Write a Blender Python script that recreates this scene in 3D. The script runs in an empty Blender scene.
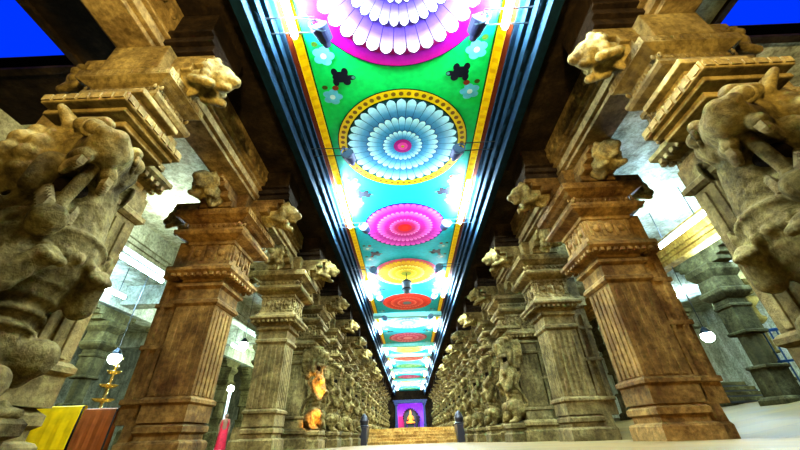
import bpy, bmesh, math, random
from mathutils import Vector, Matrix, Euler
random.seed(7)
C = bpy.context.scene.collection
SC = bpy.context.scene
EYE = 0.41                       # height of the eye; r(z) turns a height above the eye into world z
def r(z): return z + EYE
PI = math.pi

# ------------------------------------------------------------------ materials
def new_mat(name):
    m = bpy.data.materials.new(name); m.use_nodes = True
    nt = m.node_tree
    return m, nt, nt.nodes['Principled BSDF']

def stone(name, c1, c2, c3, scale=1.0, bump=0.55, rough=0.85, carve=0.0, dim=.46, warm=.78):
    k_ = dim
    c1, c2, c3 = ((c[0]*k_*1.05, c[1]*k_, c[2]*k_*warm) for c in (c1, c2, c3))
    m, nt, b = new_mat(name)
    L = nt.links.new
    geo = nt.nodes.new('ShaderNodeNewGeometry')
    oi = nt.nodes.new('ShaderNodeObjectInfo')
    n1 = nt.nodes.new('ShaderNodeTexNoise'); n1.inputs['Scale'].default_value = 1.7*scale; n1.inputs['Detail'].default_value = 6; n1.inputs['Roughness'].default_value = .65
    n2 = nt.nodes.new('ShaderNodeTexNoise'); n2.inputs['Scale'].default_value = 11*scale; n2.inputs['Detail'].default_value = 8; n2.inputs['Roughness'].default_value = .7
    mp = nt.nodes.new('ShaderNodeMapping'); mp.inputs['Scale'].default_value = (2.2, 2.2, .45)
    n3 = nt.nodes.new('ShaderNodeTexNoise'); n3.inputs['Scale'].default_value = 1.6; n3.inputs['Detail'].default_value = 5
    L(geo.outputs['Position'], n1.inputs['Vector']); L(geo.outputs['Position'], n2.inputs['Vector'])
    L(geo.outputs['Position'], mp.inputs['Vector']); L(mp.outputs['Vector'], n3.inputs['Vector'])
    r1 = nt.nodes.new('ShaderNodeValToRGB')
    e = r1.color_ramp.elements
    e[0].position = .30; e[0].color = (*c1, 1); e[1].position = .68; e[1].color = (*c3, 1)
    k = e.new(.5); k.color = (*c2, 1)
    L(n1.outputs['Fac'], r1.inputs['Fac'])
    r2 = nt.nodes.new('ShaderNodeValToRGB')
    e = r2.color_ramp.elements
    e[0].position = .33; e[0].color = (.30, .27, .24, 1); e[1].position = .62; e[1].color = (1.12, 1.1, 1.08, 1)
    L(n2.outputs['Fac'], r2.inputs['Fac'])
    r3 = nt.nodes.new('ShaderNodeValToRGB')
    e = r3.color_ramp.elements
    e[0].position = .36; e[0].color = (.45, .40, .36, 1); e[1].position = .58; e[1].color = (1, 1, 1, 1)
    L(n3.outputs['Fac'], r3.inputs['Fac'])
    mx = nt.nodes.new('ShaderNodeMixRGB'); mx.blend_type = 'MULTIPLY'; mx.inputs['Fac'].default_value = .8
    L(r1.outputs['Color'], mx.inputs['Color1']); L(r2.outputs['Color'], mx.inputs['Color2'])
    mx2 = nt.nodes.new('ShaderNodeMixRGB'); mx2.blend_type = 'MULTIPLY'; mx2.inputs['Fac'].default_value = .6
    L(mx.outputs['Color'], mx2.inputs['Color1']); L(r3.outputs['Color'], mx2.inputs['Color2'])
    hs = nt.nodes.new('ShaderNodeHueSaturation')
    mr = nt.nodes.new('ShaderNodeMapRange'); mr.inputs['To Min'].default_value = .75; mr.inputs['To Max'].default_value = 1.2
    L(oi.outputs['Random'], mr.inputs['Value']); L(mr.outputs['Result'], hs.inputs['Value'])
    L(mx2.outputs['Color'], hs.inputs['Color']); L(hs.outputs['Color'], b.inputs['Base Color'])
    b.inputs['Roughness'].default_value = rough
    b.inputs['Specular IOR Level'].default_value = .08
    bp = nt.nodes.new('ShaderNodeBump'); bp.inputs['Strength'].default_value = bump; bp.inputs['Distance'].default_value = .05
    h = n2.outputs['Fac']
    if carve:
        vo = nt.nodes.new('ShaderNodeTexVoronoi'); vo.inputs['Scale'].default_value = carve; vo.feature = 'SMOOTH_F1'
        L(geo.outputs['Position'], vo.inputs['Vector'])
        ad = nt.nodes.new('ShaderNodeMath'); ad.operation = 'MULTIPLY_ADD'; ad.inputs[1].default_value = -1.4
        L(vo.outputs['Distance'], ad.inputs[0]); L(n2.outputs['Fac'], ad.inputs[2]); h = ad.outputs[0]
    L(h, bp.inputs['Height']); L(bp.outputs['Normal'], b.inputs['Normal'])
    return m

def plain(name, col, rough=.5, metal=0.0, noise=.0, nscale=8, spec=.5):
    m, nt, b = new_mat(name)
    b.inputs['Base Color'].default_value = (*col, 1); b.inputs['Roughness'].default_value = rough; b.inputs['Metallic'].default_value = metal
    b.inputs['Specular IOR Level'].default_value = spec
    if noise:
        n = nt.nodes.new('ShaderNodeTexNoise'); n.inputs['Scale'].default_value = nscale; n.inputs['Detail'].default_value = 5
        g = nt.nodes.new('ShaderNodeNewGeometry'); nt.links.new(g.outputs['Position'], n.inputs['Vector'])
        rp = nt.nodes.new('ShaderNodeValToRGB'); e = rp.color_ramp.elements
        e[0].position = .3; e[0].color = tuple(c*(1-noise) for c in col)+(1,); e[1].position = .7; e[1].color = tuple(min(1, c*(1+noise*.4)) for c in col)+(1,)
        nt.links.new(n.outputs['Fac'], rp.inputs['Fac']); nt.links.new(rp.outputs['Color'], b.inputs['Base Color'])
    return m

def emit(name, col, s):
    m, nt, b = new_mat(name)
    b.inputs['Base Color'].default_value = (*col, 1)
    b.inputs['Emission Color'].default_value = (*col, 1); b.inputs['Emission Strength'].default_value = s
    return m

def painted(name, rough=.55):
    m, nt, b = new_mat(name)
    a = nt.nodes.new('ShaderNodeAttribute'); a.attribute_name = 'Col'
    g = nt.nodes.new('ShaderNodeNewGeometry')
    n = nt.nodes.new('ShaderNodeTexNoise'); n.inputs['Scale'].default_value = 9; n.inputs['Detail'].default_value = 6
    nt.links.new(g.outputs['Position'], n.inputs['Vector'])
    mr = nt.nodes.new('ShaderNodeMapRange'); mr.inputs['From Min'].default_value = .3; mr.inputs['From Max'].default_value = .7
    mr.inputs['To Min'].default_value = .82; mr.inputs['To Max'].default_value = 1.05
    nt.links.new(n.outputs['Fac'], mr.inputs['Value'])
    hs = nt.nodes.new('ShaderNodeHueSaturation')
    nt.links.new(mr.outputs['Result'], hs.inputs['Value']); nt.links.new(a.outputs['Color'], hs.inputs['Color'])
    nt.links.new(hs.outputs['Color'], b.inputs['Base Color'])
    b.inputs['Roughness'].default_value = rough; b.inputs['Specular IOR Level'].default_value = .2
    return m

M = {}
M['stone'] = stone('carved_granite', (.12, .085, .035), (.34, .265, .12), (.56, .46, .24), carve=0)
M['carved'] = stone('carved_granite_ornate', (.11, .08, .035), (.33, .255, .115), (.55, .45, .24), bump=.8, carve=13)
M['brown'] = stone('warm_brown_granite', (.12, .055, .018), (.30, .185, .066), (.50, .33, .13), carve=0)
M['yali'] = stone('weathered_sculpture_stone', (.10, .075, .03), (.33, .26, .11), (.58, .48, .24), scale=1.6, bump=.6, carve=9)
M['dark'] = stone('near_black_stone', (.014, .009, .006), (.04, .026, .016), (.08, .055, .033), bump=.6)  # near-black stone; also used for painted shade on the left ceiling and in jaws
M['beam'] = stone('beam_stone', (.15, .11, .055), (.36, .27, .14), (.55, .44, .25), bump=.4)
M['gold_beam'] = stone('ochre_beam_stone', (.30, .16, .03), (.50, .30, .07), (.64, .44, .14), bump=.3, dim=.8)
M['aisle'] = stone('pale_green_limewash', (.34, .38, .27), (.48, .53, .40), (.62, .66, .54), bump=.25, dim=.95, warm=1)
M['aislecol'] = stone('greenish_aisle_stone', (.06, .05, .02), (.17, .15, .07), (.30, .28, .16), bump=.5)
M['wall'] = stone('dim_green_wall', (.10, .11, .07), (.20, .21, .14), (.32, .33, .22), bump=.4, dim=.95, warm=1)
M['paint'] = painted('ceiling_paint')
M['teal'] = plain('dark_teal_paint', (.002, .012, .024), .95, noise=.4, spec=.08)
M['tube'] = emit('fluorescent_glow', (.70, .90, 1.0), 1150)
M['tube_aisle'] = emit('aisle_fluorescent_glow', (.42, .70, 1.0), 700)
M['globe'] = emit('globe_glow', (.72, .95, 1.0), 110)
M['white'] = plain('white_enamel', (.8, .82, .82), .4)
M['iron'] = plain('dark_iron', (.025, .03, .035), .45, .6)
M['bluegrey'] = plain('blue_grey_enamel', (.05, .10, .15), .6)
M['navy'] = plain('navy_enamel', (.01, .02, .09), .6)
M['brass'] = plain('polished_brass', (.72, .50, .18), .25, 1.0)
M['gold'] = emit('self_glow_gold', (1.0, .30, .03), .9)  # idol figure emits a glow of its own, standing in for lamplight
M['yellow'] = plain('yellow_cloth', (.92, .66, .0), .6, noise=.25, nscale=5)
M['rust'] = plain('rust_brown_cloth', (.33, .10, .015), .7, noise=.35, nscale=6)
M['red'] = plain('red_sari', (.62, .01, .04), .6, noise=.3)
M['skin'] = plain('brown_skin', (.22, .10, .05), .5)
M['hair'] = plain('black_hair', (.01, .008, .008), .4)
M['gate'] = plain('blue_steel', (.012, .05, .12), .35, .5)
M['purple'] = plain('purple_painted_plaster', (.35, .10, .75), .6, noise=.2, nscale=3)
M['pink'] = plain('pink_cloth', (.70, .04, .22), .6)
M['black'] = plain('black_stone', (.012, .010, .014), .4)
M['step'] = stone('ochre_step_stone', (.26, .15, .04), (.46, .30, .11), (.60, .44, .20), bump=.3, dim=.95)
M['tooth'] = stone('pale_carved_stone', (.25, .19, .10), (.46, .37, .21), (.6, .5, .3))

def floor_mat():
    m, nt, b = new_mat('polished_flagstone')
    L = nt.links.new
    g = nt.nodes.new('ShaderNodeNewGeometry')
    br = nt.nodes.new('ShaderNodeTexBrick'); br.inputs['Scale'].default_value = 1.0
    br.inputs['Color1'].default_value = (.14, .095, .032, 1); br.inputs['Color2'].default_value = (.18, .125, .04, 1); br.inputs['Mortar'].default_value = (.09, .07, .045, 1)
    br.inputs['Mortar Size'].default_value = .012; br.inputs['Brick Width'].default_value = 1.3; br.inputs['Row Height'].default_value = .9
    n = nt.nodes.new('ShaderNodeTexNoise'); n.inputs['Scale'].default_value = 1.3; n.inputs['Detail'].default_value = 6
    L(g.outputs['Position'], br.inputs['Vector']); L(g.outputs['Position'], n.inputs['Vector'])
    rp = nt.nodes.new('ShaderNodeValToRGB'); e = rp.color_ramp.elements
    e[0].position = .3; e[0].color = (.6, .58, .5, 1); e[1].position = .7; e[1].color = (1.1, 1.05, 1, 1)
    L(n.outputs['Fac'], rp.inputs['Fac'])
    mx = nt.nodes.new('ShaderNodeMixRGB'); mx.blend_type = 'MULTIPLY'; mx.inputs['Fac'].default_value = 1
    L(br.outputs['Color'], mx.inputs['Color1']); L(rp.outputs['Color'], mx.inputs['Color2']); L(mx.outputs['Color'], b.inputs['Base Color'])
    mr = nt.nodes.new('ShaderNodeMapRange'); mr.inputs['To Min'].default_value = .45; mr.inputs['To Max'].default_value = .8; b.inputs['Specular IOR Level'].default_value = .12
    L(n.outputs['Fac'], mr.inputs['Value']); L(mr.outputs['Result'], b.inputs['Roughness'])
    return m
M['floor'] = floor_mat()

# ------------------------------------------------------------------ mesh helpers
def nb(): return bmesh.new()
def box(bm, x0, x1, y0, y1, z0, z1, bevel=0.0):
    vs = [bm.verts.new((x, y, z)) for z in (z0, z1) for y in (y0, y1) for x in (x0, x1)]
    fs = [(0, 2, 3, 1), (4, 5, 7, 6), (0, 1, 5, 4), (2, 6, 7, 3), (0, 4, 6, 2), (1, 3, 7, 5)]
    faces = [bm.faces.new([vs[i] for i in f]) for f in fs]
    if bevel:
        es = {e for f in faces for e in f.edges}
        bmesh.ops.bevel(bm, geom=list(es), offset=bevel, segments=2, affect='EDGES', profile=.6)
def rect_lathe(bm, prof, cx=0, cy=0, ax=1.0, ay=1.0, n=4):
    """stack of square (n=4) or n-sided rings along z: prof = [(half width, z)...]"""
    rings = []
    for hw, z in prof:
        if n == 4: pts = [(-1, -1), (1, -1), (1, 1), (-1, 1)]
        else:
            k = 1/math.cos(PI/n)
            pts = [(k*math.cos(2*PI*(i+.5)/n), k*math.sin(2*PI*(i+.5)/n)) for i in range(n)]
        rings.append([bm.verts.new((cx+p[0]*hw*ax, cy+p[1]*hw*ay, z)) for p in pts])
    for a, b in zip(rings, rings[1:]):
        for i in range(n):
            j = (i+1) % n
            bm.faces.new((a[i], a[j], b[j], b[i]))
    bm.faces.new(rings[0][::-1]); bm.faces.new(rings[-1])
def lathe(bm, prof, cx=0, cy=0, n=24): rect_lathe(bm, prof, cx, cy, math.cos(PI/n), math.cos(PI/n), n)
def tube(bm, pts, rad, n=8):
    pts = [Vector(p) for p in pts]
    rads = rad if isinstance(rad, (list, tuple)) else [rad]*len(pts)
    prev = None; rings = []
    for i, p in enumerate(pts):
        d = (pts[min(i+1, len(pts)-1)]-pts[max(i-1, 0)]).normalized()
        if prev is None:
            a = d.orthogonal().normalized()
        else:
            a = (prev - d*prev.dot(d)); a = a.normalized() if a.length > 1e-6 else d.orthogonal().normalized()
        prev = a; b = d.cross(a)
        rings.append([bm.verts.new(p+(a*math.cos(2*PI*k/n)+b*math.sin(2*PI*k/n))*rads[i]) for k in range(n)])
    for A, B in zip(rings, rings[1:]):
        for k in range(n):
            j = (k+1) % n
            bm.faces.new((A[k], A[j], B[j], B[k]))
    bm.faces.new(rings[0][::-1]); bm.faces.new(rings[-1])
def ball(bm, c, rad, sub=2):
    rr = rad if isinstance(rad, (tuple, list)) else (rad,)*3
    mat = Matrix.Translation(c) @ Matrix.Diagonal((*rr, 1))
    bmesh.ops.create_icosphere(bm, subdivisions=sub, radius=1, matrix=mat)
def cap(bm, a, b, ra, rb, sub=2):
    """tapered capsule"""
    a = Vector(a); b = Vector(b)
    n = max(2, int((b-a).length/(min(ra, rb)*.45))+1)
    for i in range(n+1):
        t = i/n
        ball(bm, a.lerp(b, t), ra+(rb-ra)*t, sub)
def torus(bm, c, R, rr, axis=(0, 0, 1), n=20, m=8, arc=(0, 2*PI), sq=1.0):
    q = Vector((0, 0, 1)).rotation_difference(Vector(axis))
    full = abs(arc[1]-arc[0]-2*PI) < 1e-3
    pts = [Vector(c)+q @ Vector((R*math.cos(t), R*sq*math.sin(t), 0)) for t in [arc[0]+(arc[1]-arc[0])*i/n for i in range(n+1)]]
    tube(bm, pts, rr, m)
def recalc(bm): bmesh.ops.recalc_face_normals(bm, faces=bm.faces)

def obj(name, bm, mat, parent=None, smooth=False, keep=False):
    if not keep: recalc(bm)
    me = bpy.data.meshes.new(name); bm.to_mesh(me); bm.free()
    if smooth:
        for p in me.polygons: p.use_smooth = True
    me.materials.append(M[mat] if isinstance(mat, str) else mat)
    o = bpy.data.objects.new(name, me); C.objects.link(o)
    if parent is not None: o.parent = parent
    return o
def remesh(o, voxel, smooth=4):
    """union the lumps of a sculpted body into one continuous surface"""
    md = o.modifiers.new('r', 'REMESH'); md.mode = 'VOXEL'; md.voxel_size = voxel; md.use_smooth_shade = True
    if smooth:
        s = o.modifiers.new('s', 'SMOOTH'); s.iterations = smooth; s.factor = .5
    dg = bpy.context.evaluated_depsgraph_get(); dg.update()
    me = bpy.data.meshes.new_from_object(o.evaluated_get(dg))
    me.name = o.data.name
    mats = list(o.data.materials)
    o.modifiers.clear(); o.data = me
    if not me.materials:
        for m in mats: me.materials.append(m)
    for p in me.polygons: p.use_smooth = True
    return o
def tag(o, label, cat, group=None):
    o['label'] = label; o['category'] = cat
    if group: o['group'] = group
    return o
def thing(name, label, cat, loc=(0, 0, 0), rz=0, group=None):
    o = bpy.data.objects.new(name, None); C.objects.link(o); o.location = loc; o.rotation_euler = (0, 0, rz)
    o['kind'] = 'thing'
    return tag(o, label, cat, group)
def struct(name, bm, mat, parent=None):
    o = obj(name, bm, mat, parent)
    if parent is None: o['kind'] = 'structure'
    return o
def dup(root, loc, rz=None, label=None, group=None, skip=()):
    c = root.copy(); C.objects.link(c); c.location = loc
    if rz is not None: c.rotation_euler = (0, 0, rz)
    if label: c['label'] = label
    if group: c['group'] = group
    elif 'group' in c.keys(): del c['group']
    for ch in list(root.children):
        if ch.name.split('.')[0] in skip: continue
        d = ch.copy(); C.objects.link(d); d.parent = c
        for g in list(ch.children):
            e = g.copy(); C.objects.link(e); e.parent = d
    return c
def remove_tree(o):
    for ch in list(o.children): remove_tree(ch)
    bpy.data.objects.remove(o)
ORD = ['first', 'second', 'third', 'fourth', 'fifth', 'sixth', 'seventh', 'eighth', 'ninth', 'tenth', 'eleventh', 'twelfth', 'thirteenth', 'fourteenth', 'fifteenth', 'sixteenth', 'seventeenth', 'eighteenth']

# ------------------------------------------------------------------ layout
XC = 4.05                        # column rows at x = -XC and +XC
ROW_L = [2.98]+[3.4+3.25*i for i in range(1, 17)]
ROW_R = [2.84]+[3.0+3.25*i for i in range(1, 17)]
XB = 3.88
ROWS = [3.2+3.25*i for i in range(17)]
H = r(6.0)                       # painted ceiling
END = 58.0
STEP_Y = 24.0
def zf(y): return r(-(.10+.0125*max(y, -8)))
Z_UP = r(.43)

# floor ----------------------------------------------------------
bm = nb()
ys = [-8, 0, 8, 16, 25.5, 40, 60]; xs = [-17, -4.9, 0, 4.9, 10.3, 17]
def fz(x, y): return zf(y) + .15*max(0, min(x, 10.3)-4.9)
grid = [[bm.verts.new((x, y, fz(x, y))) for x in xs] for y in ys]
for i in range(len(ys)-1):
    for j in range(len(xs)-1):
        bm.faces.new((grid[i][j], grid[i][j+1], grid[i+1][j+1], grid[i+1][j]))
struct('floor', bm, 'floor')
bm = nb(); box(bm, -4.7, 4.7, STEP_Y+1.35, END+2, r(-.9), Z_UP)
struct('floor_2', bm, 'step')

# ------------------------------------------------------------------ column pieces (s=+1: nave toward +x; s=-1: toward -x)
def mirror(bm, s):
    if s < 0: bmesh.ops.scale(bm, vec=(-1, 1, 1), verts=bm.verts)
BEAM_B = 5.31                    # beam bottom
def col_plinth(s):
    bm = nb()
    rect_lathe(bm, [(.60, 0), (.60, .42), (.57, .45), (.50, .47), (.50, .55), (.56, .58), (.56, .66), (.49, .70), (.44, .74)])
    rect_lathe(bm, [(.30, 0), (.30, .42), (.27, .46), (.25, .72)], -.62*1, -.05, 1, 1.4)
    mirror(bm, s); return bm
def col_shaft(s):
    bm = nb()
    # square shaft with vertical flutes and a waist band
    w = .40
    rect_lathe(bm, [(w, .72), (w, 1.02), (w*.96, 1.06), (w*.96, 2.72), (w, 2.76), (w, 3.06)])
    for sy in (-1, 1):
        for k in range(-2, 3):
            box(bm, k*.135-.038, k*.135+.038, sy*w*.95-.025, sy*w*.95+.025, 1.12, 2.64, .01)
    for sx in (-1, 1):
        for k in range(-2, 3):
            box(bm, sx*w*.95-.025, sx*w*.95+.025, k*.135-.038, k*.135+.038, 1.12, 2.64, .01)
    rect_lathe(bm, [(w, 2.70), (w+.045, 2.74), (w+.045, 2.80), (w, 2.84)])
    rect_lathe(bm, [(w, .98), (w+.04, 1.01), (w+.04, 1.06), (w, 1.1)])
    mirror(bm, s); return bm
def col_pier(s):
    bm = nb()
    rect_lathe(bm, [(.24, .70), (.24, 3.3), (.30, 3.34), (.30, 3.6), (.24, 3.64), (.24, 4.2)], -.60, .02, 1, 1.25)
    for k in (-1, 1): box(bm, -.60+k*.11-.045, -.60+k*.11+.045, -.33, -.26, 1.0, 3.1, .015)
    for z in (1.0, 1.9, 2.7): box(bm, -.86, -.36, -.34, .37, z, z+.09, .02)
    mirror(bm, s); return bm
def col_cornice(s):
    bm = nb()
    rect_lathe(bm, [(.40, 3.04), (.47, 3.08), (.47, 3.14), (.41, 3.18), (.41, 3.24), (.50, 3.28), (.60, 3.31), (.66, 3.36), (.66, 3.42), (.56, 3.47), (.50, 3.55)])
    for k in range(-4, 5):
        for q in (-1, 1):
            box(bm, k*.13-.035, k*.13+.035, q*.58-.05, q*.58+.05, 3.25, 3.315, .01)
            box(bm, q*.58-.05, q*.58+.05, k*.13-.035, k*.13+.035, 3.25, 3.315, .01)
    mirror(bm, s); return bm
def col_block(s):
    bm = nb()
    rect_lathe(bm, [(.50, 3.54), (.50, 3.62), (.46, 3.64), (.46, 4.0), (.50, 4.02), (.50, 4.1)])
    # carved niche bosses on each face
    for q in (-1, 1):
        for k in (-.25, 0, .25):
            ball(bm, (k, q*.46, 3.82), (.085, .06, .13 if k == 0 else .09), 2)
            ball(bm, (q*.46, k, 3.82), (.06, .085, .13 if k == 0 else .09), 2)
        for k in (-.38, -.125, .125, .38):
            box(bm, k-.03, k+.03, q*.46-.035, q*.46+.035, 3.64, 4.0, .01)
            box(bm, q*.46-.035, q*.46+.035, k-.03, k+.03, 3.64, 4.0, .01)
    mirror(bm, s); return bm
def col_abacus(s):
    bm = nb()
    rect_lathe(bm, [(.50, 4.09), (.60, 4.13), (.70, 4.17), (.74, 4.22), (.74, 4.27), (.62, 4.32), (.58, 4.36), (.58, 4.50), (.66, 4.53), (.72, 4.57), (.80, 4.60), (.80, 4.74), (.74, 4.79)])
    for k in range(-6, 7):
        for q in (-1, 1):
            ball(bm, (k*.11, q*.58, 4.43), (.042, .03, .05), 1)
            ball(bm, (q*.58, k*.11, 4.43), (.03, .042, .05), 1)
            box(bm, k*.118-.03, k*.118+.03, q*.79-.02, q*.79+.02, 4.63, 4.71)
            box(bm, q*.79-.02, q*.79+.02, k*.118-.03, k*.118+.03, 4.63, 4.71)
    mirror(bm, s); return bm
def col_corbel(s, along=True):
    bm = nb()
    box(bm, -.55, .55, -.55, .55, 4.78, BEAM_B, .03)
    # stepped arms, four ways
    for sx, sy in ((1, 0), (-1, 0), (0, 1), (0, -1)) if along else ((1, 0), (-1, 0)):
        for i, (l, z) in enumerate(((.78, 4.80), (.98, 4.93), (1.16, 5.07), (1.30, 5.20))):
            w = .36-.02*i
            x0, x1 = (min(0, sx*l), max(0, sx*l)) if sx else (-w, w)
            y0, y1 = (min(0, sy*l), max(0, sy*l)) if sy else (-w, w)
            box(bm, x0, x1, y0, y1, z, z+.16 if i < 3 else BEAM_B, .02)
    mirror(bm, s); return bm
def lion_bracket(s, dx, dy):
    """seated lion head on a scroll at the end of a corbel arm"""
    bm = nb()
    d = Vector((dx, dy, 0)); sd = Vector((-dy, dx, 0)); up = Vector((0, 0, 1))
    P = lambda u, w, z: d*u + sd*w + up*z
    cap(bm, P(.85, 0, 4.98), P(1.30, 0, 5.05), .20, .19)
    ball(bm, P(1.38, 0, 5.08), .21)                     # cranium
    cap(bm, P(1.46, 0, 5.03), P(1.60, 0, 4.99), .13, .095)   # muzzle
    cap(bm, P(1.42, 0, 4.92), P(1.53, 0, 4.86), .085, .06)    # jaw
    for q in (-1, 1):
        ball(bm, P(1.50, q*.10, 5.15), .045)             # eye
        ball(bm, P(1.36, q*.17, 5.24), (.06, .06, .09))  # ear
        for k in range(5):
            a = -1.1+k*.55
            ball(bm, P(1.28, q*.23*math.cos(a), 5.05+.23*math.sin(a)), .075)  # mane curls
        cap(bm, P(1.1, q*.17, 4.86), P(1.40, q*.17, 4.74), .075, .065)       # fore paws
    torus(bm, P(.95, 0, 4.86), .12, .05, tuple(sd), 14, 6)
    mirror(bm, s); return bm
YDY = -.30; LEAN = 0; HZ = 1
def shift(bm, s):
    for v in bm.verts:
        v.co.x = .30+(v.co.x-.30)*.80-LEAN*max(0, 3.1-v.co.z); v.co.y += YDY; v.co.z *= HZ
    mirror(bm, s)
def yali_pedestal(s):
    bm = nb()
    rect_lathe(bm, [(.50, 0), (.50, .36), (.46, .39), (.42, .41), (.42, .50), (.48, .53), (.48, .62), (.44, .66)], .70, 0, .95, 1)
    shift(bm, s); return bm
def yali_canopy(s):
    """corbel slab that rests on the head of the beast"""
    bm = nb()
    for (x0, x1, y0, y1, z0, z1) in ((.1, .78, -.62, .0, 3.44, 3.52), (.0, .86, -.76, .04, 3.51, 3.57), (.05, .92, -.86, .08, 3.56, 3.68), (.0, .80, -.66, .02, 3.68, 3.74), (.0, .66, -.52, .0, 3.74, 4.02), (.0, .76, -.62, .04, 4.01, 4.09)):
        box(bm, x0, x1, y0, y1, z0, z1, .015)
    for k in range(-3, 4):
        ball(bm, (.66, -.26+k*.08, 3.88), (.04, .045, .09), 1)
        box(bm, .90, .935, -.4+k*.13-.045, -.4+k*.13+.045, 3.58, 3.66)
        box(bm, .48+k*.125-.045, .48+k*.125+.045, -.875, -.84, 3.58, 3.66)
    for k in range(5): ball(bm, (.2+k*.11, -.52, 3.88), (.045, .04, .09), 1)
    bmesh.ops.translate(bm, vec=(0, YDY+.30, 3.4*(HZ-1)), verts=bm.verts); mirror(bm, s); return bm
def yali_body(s, fine):
    bm = nb(); su = 2
    T = -.28                                             # head turned a little toward the hall's near end
    # trunk
    cap(bm, (.66, 0, 1.02), (.66, 0, 1.45), .33, .29); cap(bm, (.66, 0, 1.45), (.72, 0, 2.02), .29, .40)
    cap(bm, (.70, 0, 2.02), (.60, T*.3, 2.62), .40, .36)
    cap(bm, (.35, 0, 1.0), (.30, 0, 2.6), .30, .34)      # bonded to the pier behind
    # head
    ball(bm, (.68, T*.6, 3.02), (.38, .36, .34)); ball(bm, (.50, T*.3, 3.15), (.32, .36, .26))
    cap(bm, (.80, T*.9, 3.02), (1.16, T*1.6, 2.92), .27, .19)
    cap(bm, (1.16, T*1.6, 2.93), (1.25, T*1.8, 3.0), .17, .10)                 # curled nose
    for q in (-1, 1):
        ball(bm, (1.20, T*1.7+q*.12, 2.98), .085)        # nostril
        cap(bm, (.86, T+q*.17, 2.82), (1.16, T*1.6+q*.14, 2.72), .09, .075)    # upper lip
        cap(bm, (.70, T+q*.22, 3.22), (1.02, T*1.2+q*.20, 3.20), .10, .075)    # brow
        ball(bm, (.95, T*1.1+q*.215, 3.09), .10)         # eye socket
        cap(bm, (.52, q*.36+T*.4, 3.25), (.40, q*.47+T*.4, 3.42), .10, .05)    # ear
        cap(bm, (.66, T*.8+q*.24, 2.74), (.72, T+q*.22, 2.46), .13, .10)        # jaw hinge
    cap(bm, (.66, T*.7, 2.46), (1.02, T*1.4, 2.12), .19, .13); ball(bm, (1.08, T*1.5, 2.15), (.13, .14, .13))
    # mane: rings of curls around the face
    for ring, (R, u, n, rr) in enumerate(((.47, .40, 15, .095), (.50, .24, 15, .11))):
        for k in range(n):
            a = -PI*.75 + 1.5*PI*k/(n-1) + PI/2
            ball(bm, (u, T*.3+R*math.cos(a), 2.86+R*.95*math.sin(a)), rr)
    # chest ridges and collar
    for k in range(5):
        z = 1.30+k*.125
        R = .30 if z < 1.45 else .29+(z-1.45)/.57*.11 if z < 2.02 else .40-.04*(z-2.02)/.6
        torus(bm, (.69, 0, z), R+.006, .022, (-.12, 0, 1), 26, 6)
    torus(bm, (.68, 0, 2.06), .41, .04, (-.3, 0, 1), 26, 6)
    for k in range(9):
        a = -1.3+2.6*k/8
        ball(bm, (.68+.43*math.cos(a), .43*math.sin(a), 1.96), .05)
    # legs
    for q in (-1, 1):
        cap(bm, (.60, q*.24, 1.06), (.98, q*.30, 1.12), .25, .18)              # thigh
        cap(bm, (.98, q*.30, 1.12), (.74, q*.31, .82), .15, .11)               # shank to hock
        cap(bm, (.74, q*.31, .82), (.92, q*.31, .72), .11, .10)
        for k in (-1, 0, 1): cap(bm, (.94, q*.31+k*.06, .71), (1.10, q*.31+k*.075, .69), .055, .045)
        cap(bm, (.72, q*.30, 2.06), (1.00, q*.37, 1.62), .19, .13)             # shoulder to elbow
        cap(bm, (1.00, q*.37, 1.62), (1.12, q*.27, 1.86), .12, .10)            # raised fore leg
        for k in (-1, 0, 1): cap(bm, (1.12, q*.27+k*.06, 1.88), (1.21, q*.25+k*.07, 1.83), .055, .045)
        torus(bm, (.80, q*.30, 1.10), .20, .03, (1, 0, .2), 16, 6)
    for q in (-1, 1):
        for j in range(3):
            for R in (.055, .11, .16):
                torus(bm, (.42+.02*j, T*.2+q*(.40+.03*j), 2.42+.30*j), R, .022, (.25, q, 0), 16, 6)
        for R in (.08, .15, .22): torus(bm, (.74, q*(.42+.01), 1.10), R*.9, .024, (.1, q, 0), 18, 6)
        for R in (.07, .13): torus(bm, (.78, q*.47, 2.10), R, .024, (.3, q, 0), 16, 6)
    # tail rising in an S along the flank
    pts = [(.42, -.30, .95), (.30, -.42, 1.2), (.45, -.46, 1.5), (.60, -.43, 1.7), (.48, -.42, 1.95), (.36, -.40, 2.1)]
    for a, b in zip(pts, pts[1:]): cap(bm, a, b, .065, .065)
    torus(bm, (.42, -.40, 2.2), .10, .05, (0, 1, 0), 14, 6)
    # small crouching elephant between the hind feet
    ball(bm, (1.10, 0, .86), (.16, .15, .17)); cap(bm, (1.20, 0, .86), (1.26, 0, .70), .07, .05)
    shift(bm, s); return bm
def yali_eye(s, q):
    bm = nb(); T = -.28
    ball(bm, (.985, T*1.12+q*.245, 3.09), .105, 3)
    torus(bm, (.99, T*1.13+q*.25, 3.09), .105, .028, (.55, q*.8, .1), 16, 6)
    shift(bm, s); return bm
def yali_tooth_row(s, q, upper):
    bm = nb(); T = -.28
    if upper:
        for k in range(7):
            t = k/6
            x = .86+.32*t; y = T*(1+.6*t)+q*(.19-.04*t)
            rect_lathe(bm, [(.016, 2.62-.03*t), (.032, 2.66-.05*t), (.034, 2.76-.08*t)], x, y)
    else:
        for k in range(5):
            t = k/4
            x = .84+.22*t; y = T*(1.1+.3*t)+q*(.15-.04*t)
            rect_lathe(bm, [(.035, 2.36-.18*t), (.032, 2.46-.18*t), (.012, 2.50-.18*t)], x, y)
    shift(bm, s); return bm
def yali_mouth_shade(s):
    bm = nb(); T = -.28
    ball(bm, (.74, T*.95, 2.56), (.20, .17, .15), 3)  # dark lump put between the jaws as painted shade
    shift(bm, s); return bm
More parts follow.
